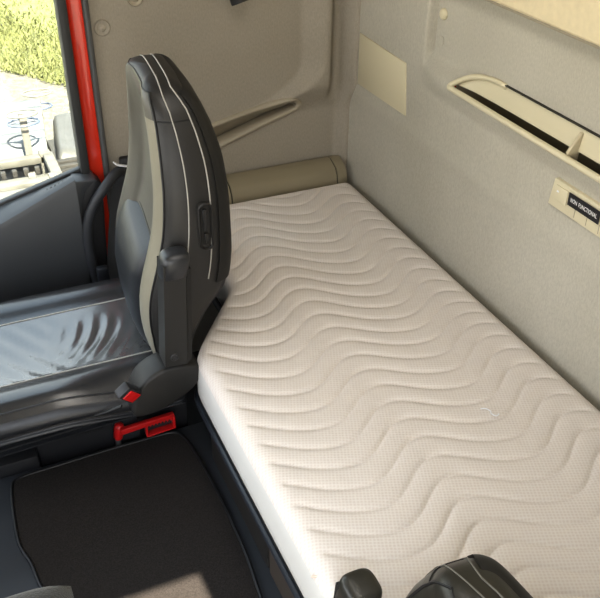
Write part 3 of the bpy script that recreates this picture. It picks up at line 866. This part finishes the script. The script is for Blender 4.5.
fc_ = thing('floor_console', (-.08, .80, 0), 'dark cloth-topped console corner at the lower left edge of the picture', 'console')
obj('body', box((-.30, .66, .0), (.01, .885, .39), .02, 3), M['grey_plastic'], fc_)
def padz(i, j):
    u = i/20; v = j/20
    e = (1-abs(2*u-1)**5)*(1-abs(2*v-1)**5)
    return (lerp(-.31, .024, u), lerp(.65, .900, v), 0.388+.062*max(0, e)**.5*(1-.15*(1-u)))
obj('padded_lid', grid(21, 21, padz), M['fabric_dark'], fc_, smooth=180)
obj('side_catch', box((-.16, .886, .26), (-.072, .915, .345), .008), M['pale_grey'], fc_)

# ---- grab handle and belt by the door
gh = thing('grab_handle', (.36, 2.17, .3), 'curved black grab handle between the door panel and the seat back', 'handle')
pth = [(.452,2.188,.470),(.430,2.15,.478),(.400,2.12,.482),(.362,2.10,.455),(.330,2.10,.415),(.309,2.10,.370),(.299,2.10,.315),(.299,2.10,.26),(.305,2.11,.20),(.312,2.13,.12),(.318,2.185,.06)]
obj('grip', tube(crom(pth, 6), .0145, 12), M['black_soft'], gh)
for p in (pth[0], pth[-1]):
    obj('mount', box((p[0]-.022, 2.180, p[2]-.028), (p[0]+.022, 2.199, p[2]+.028), .006), M['black'], gh)
sb = thing('seat_belt', (.42, 2.17, .2), 'black seat belt webbing with white clip hanging beside the far seat edge', 'seat belt')
pw = crom([(.442,2.155,.505),(.430,2.15,.47),(.405,2.14,.42),(.385,2.13,.33),(.365,2.12,.22),(.345,2.10,.10),(.335,2.09,-.02),(.33,2.09,-.245)], 6)
bm = loft([[(p.x-.016, p.y+.004, p.z), (p.x+.016, p.y-.006, p.z+.004), (p.x+.016, p.y-.0035, p.z+.004), (p.x-.016, p.y+.0065, p.z)] for p in pw])
obj('webbing', bm, M['webbing'], sb, smooth=60)
obj('clip', tube(crom([(.402,2.135,.512),(.412,2.133,.503),(.426,2.132,.498),(.442,2.135,.492)], 5), [.0035]*3+[.005]*20, 8, flat=.6), M['white_plastic'], sb)
obj('belt_anchor', box((.300, 2.02, .10), (.332, 2.045, .255), .006), M['leather_blue'], sb)

# ================================================================== OUTSIDE
struct(obj('ground', grid(2, 2, lambda i, j: (lerp(-16, 22, i), lerp(-14, 40, j), -1.5)), M['gravel'], smooth=None))
def gedge(x): return 9.25-1.28*(x-.675)+.06*math.sin(x*9)
bm = grid(60, 24, lambda i, j: (lerp(-14, 21, i/59), lerp(max(4.5, gedge(lerp(-14, 21, i/59))), 39, (j/23)**2), -1.485+.02*math.sin(i*1.7+j)), )
gr = obj('lawn', bm, M['grass'], smooth=180); gr['kind'] = 'structure'
bm = bmesh.new()
for _ in range(15000):
    x = random.uniform(-.3, 2.9); y = gedge(x)+abs(random.gauss(0, 1.7))-.1
    h = random.uniform(.03, .085); a = random.uniform(0, PI*2); wd_ = random.uniform(.008, .018)
    dx, dy = math.cos(a)*wd_, math.sin(a)*wd_; lx_, ly_ = random.uniform(-.06, .06), random.uniform(-.06, .06)
    bm.faces.new((bm.verts.new((x-dx, y-dy, -1.49)), bm.verts.new((x+dx, y+dy, -1.49)), bm.verts.new((x+lx_, y+ly_, -1.49+h))))
tag(obj('grass', bm, M['blade'], smooth=None, recalc=False), 'yellow-green sunlit grass beyond the gravel outside the window', 'grass', kind='stuff')

cs = thing('corrugated_bin', (.1, 5.85, -1.5), 'pale ribbed metal bin standing on gravel outside the window', 'bin')
def corr(i, j):
    y = lerp(5.378, 6.32, j/144)
    return (lerp(-1.0, .70-.09*(6.32-y)/.96*1.2, i), y, -.80+.026*math.cos((y-5.36)/.96*2*PI*6.5)-.12*sm((5.50-y)/.14)**2)
obj('ribbed_top', grid(2, 145, corr), M['galv'], cs, smooth=180)
obj('bin_wall', box((-.99, 5.38, -1.5), (.585, 6.30, -.93), .01), M['concrete'], cs)
rk = thing('steel_rack', (.3, 5.1, -1.5), 'chalky white steel rail frame in front of the ribbed bin outside', 'rack')
for y, z in ((5.29, -.80), (5.10, -.86), (4.93, -.80)):
    obj('rail', box((-.9, y-.03, z-.05), (.60, y+.03, z), .006), M['white_metal'], rk)
for x, y in ((.56, 5.29), (.56, 4.93), (-.86, 5.29), (-.86, 4.93)):
    obj('leg', box((x-.035, y-.03, -1.5), (x+.035, y+.03, -.78), .006), M['white_metal'], rk)
obj('cross_bar', box((.545, 4.93, -.83), (.61, 5.29, -.785), .006), M['white_metal'], rk)
for k in range(7):
    x = .05+.07*k
    obj('peg', box((x, 5.13, -.86), (x+.03, 5.17, -.815), .004), M['slat'], rk)
obj('base_plate', box((-.9, 5.02, -1.10), (.56, 5.30, -1.06), .004), M['slat'], rk)
ck = tag(obj('lidded_tub', box((.02, 4.55, -1.5), (.40, 4.86, -.80), .03, 3), M['concrete']), 'pale lidded tub in front of the steel rail frame outside', 'tub')
for x in (.215, .255): obj('tub_slot', box((x, 4.60, -.80), (x+.022, 4.68, -.797)), M['slat'], ck, smooth=None)
def ring_post(x, y, zr, rings, post, label, z0=-1.5):
    t = thing('ring_post', (x, y, z0), label, 'post')
    obj('post', box((x-post, y-post, z0), (x+post, y+post, zr-.004), .004), M['wire'], t)
    for dz_, r, m in rings:
        pts = [(x+math.cos(a)*r*1.15, y+math.sin(a)*r*.8, zr+dz_) for a in [2*PI*q/24 for q in range(24)]]
        obj('wire_ring', tube(pts, .0065, 6, closed=True), M[m], t)
        obj('spoke', tube([(x-r*1.1, y, zr+dz_), (x+r*1.1, y, zr+dz_)], .0035, 6), M[m], t)
ring_post(.470, 5.347, -.53, [(0, .085, 'wire'), (-.06, .085, 'wire_blue')], .022, 'pale ring-topped post with a white and a blue wire hoop, nearer of two')
ring_post(.70, 6.42, -.79, [(0, .095, 'wire'), (-.11, .085, 'wire_blue')], .014, 'thin ring-topped post behind the ribbed bin, farther of two')
ring_post(.432, 4.986, -.78, [], .022, 'short square post in front of the rail frame outside')
ct = thing('covered_crate', (.85, 5.6, -1.5), 'crate under a grey tarpaulin right of the ribbed bin outside', 'crate')
def tarp(i, j):
    u = i/24; v = j/24
    x = lerp(.72, 1.12, u)-.10*(1-v); y = lerp(5.22, 6.02, v)
    e = min(1, u/.12, (1-u)/.12, v/.12, (1-v)/.12)
    return (x, y, -.80-.20*(1-math.sqrt(max(0, 1-(1-max(0, e))**2)))+.012*math.sin(u*9+v*6))
obj('tarpaulin', grid(25, 25, tarp), M['cover'], ct, smooth=180)
obj('crate_body', box((.66, 5.26, -1.5), (1.0, 5.98, -.99), .01), M['cover'], ct)
for k in range(5):
    y = 4.975+.045*k
    pb = tag(obj('timber_plank', box((.585, y, -.90+.014*k), (1.15, y+.040, -.865+.014*k), .004), M['slat']), '%s dark weathered plank of the pile before the tarpaulin crate outside' % ['front', 'second', 'middle', 'fourth', 'rear'][k], 'plank', 'planks before the crate')
o = tag(obj('plank_rest', box((.60, 4.97, -1.5), (1.10, 5.20, -.901), .01), M['cover']), 'grey block carrying the dark planks outside the window', 'block')

bpy.context.view_layer.update()
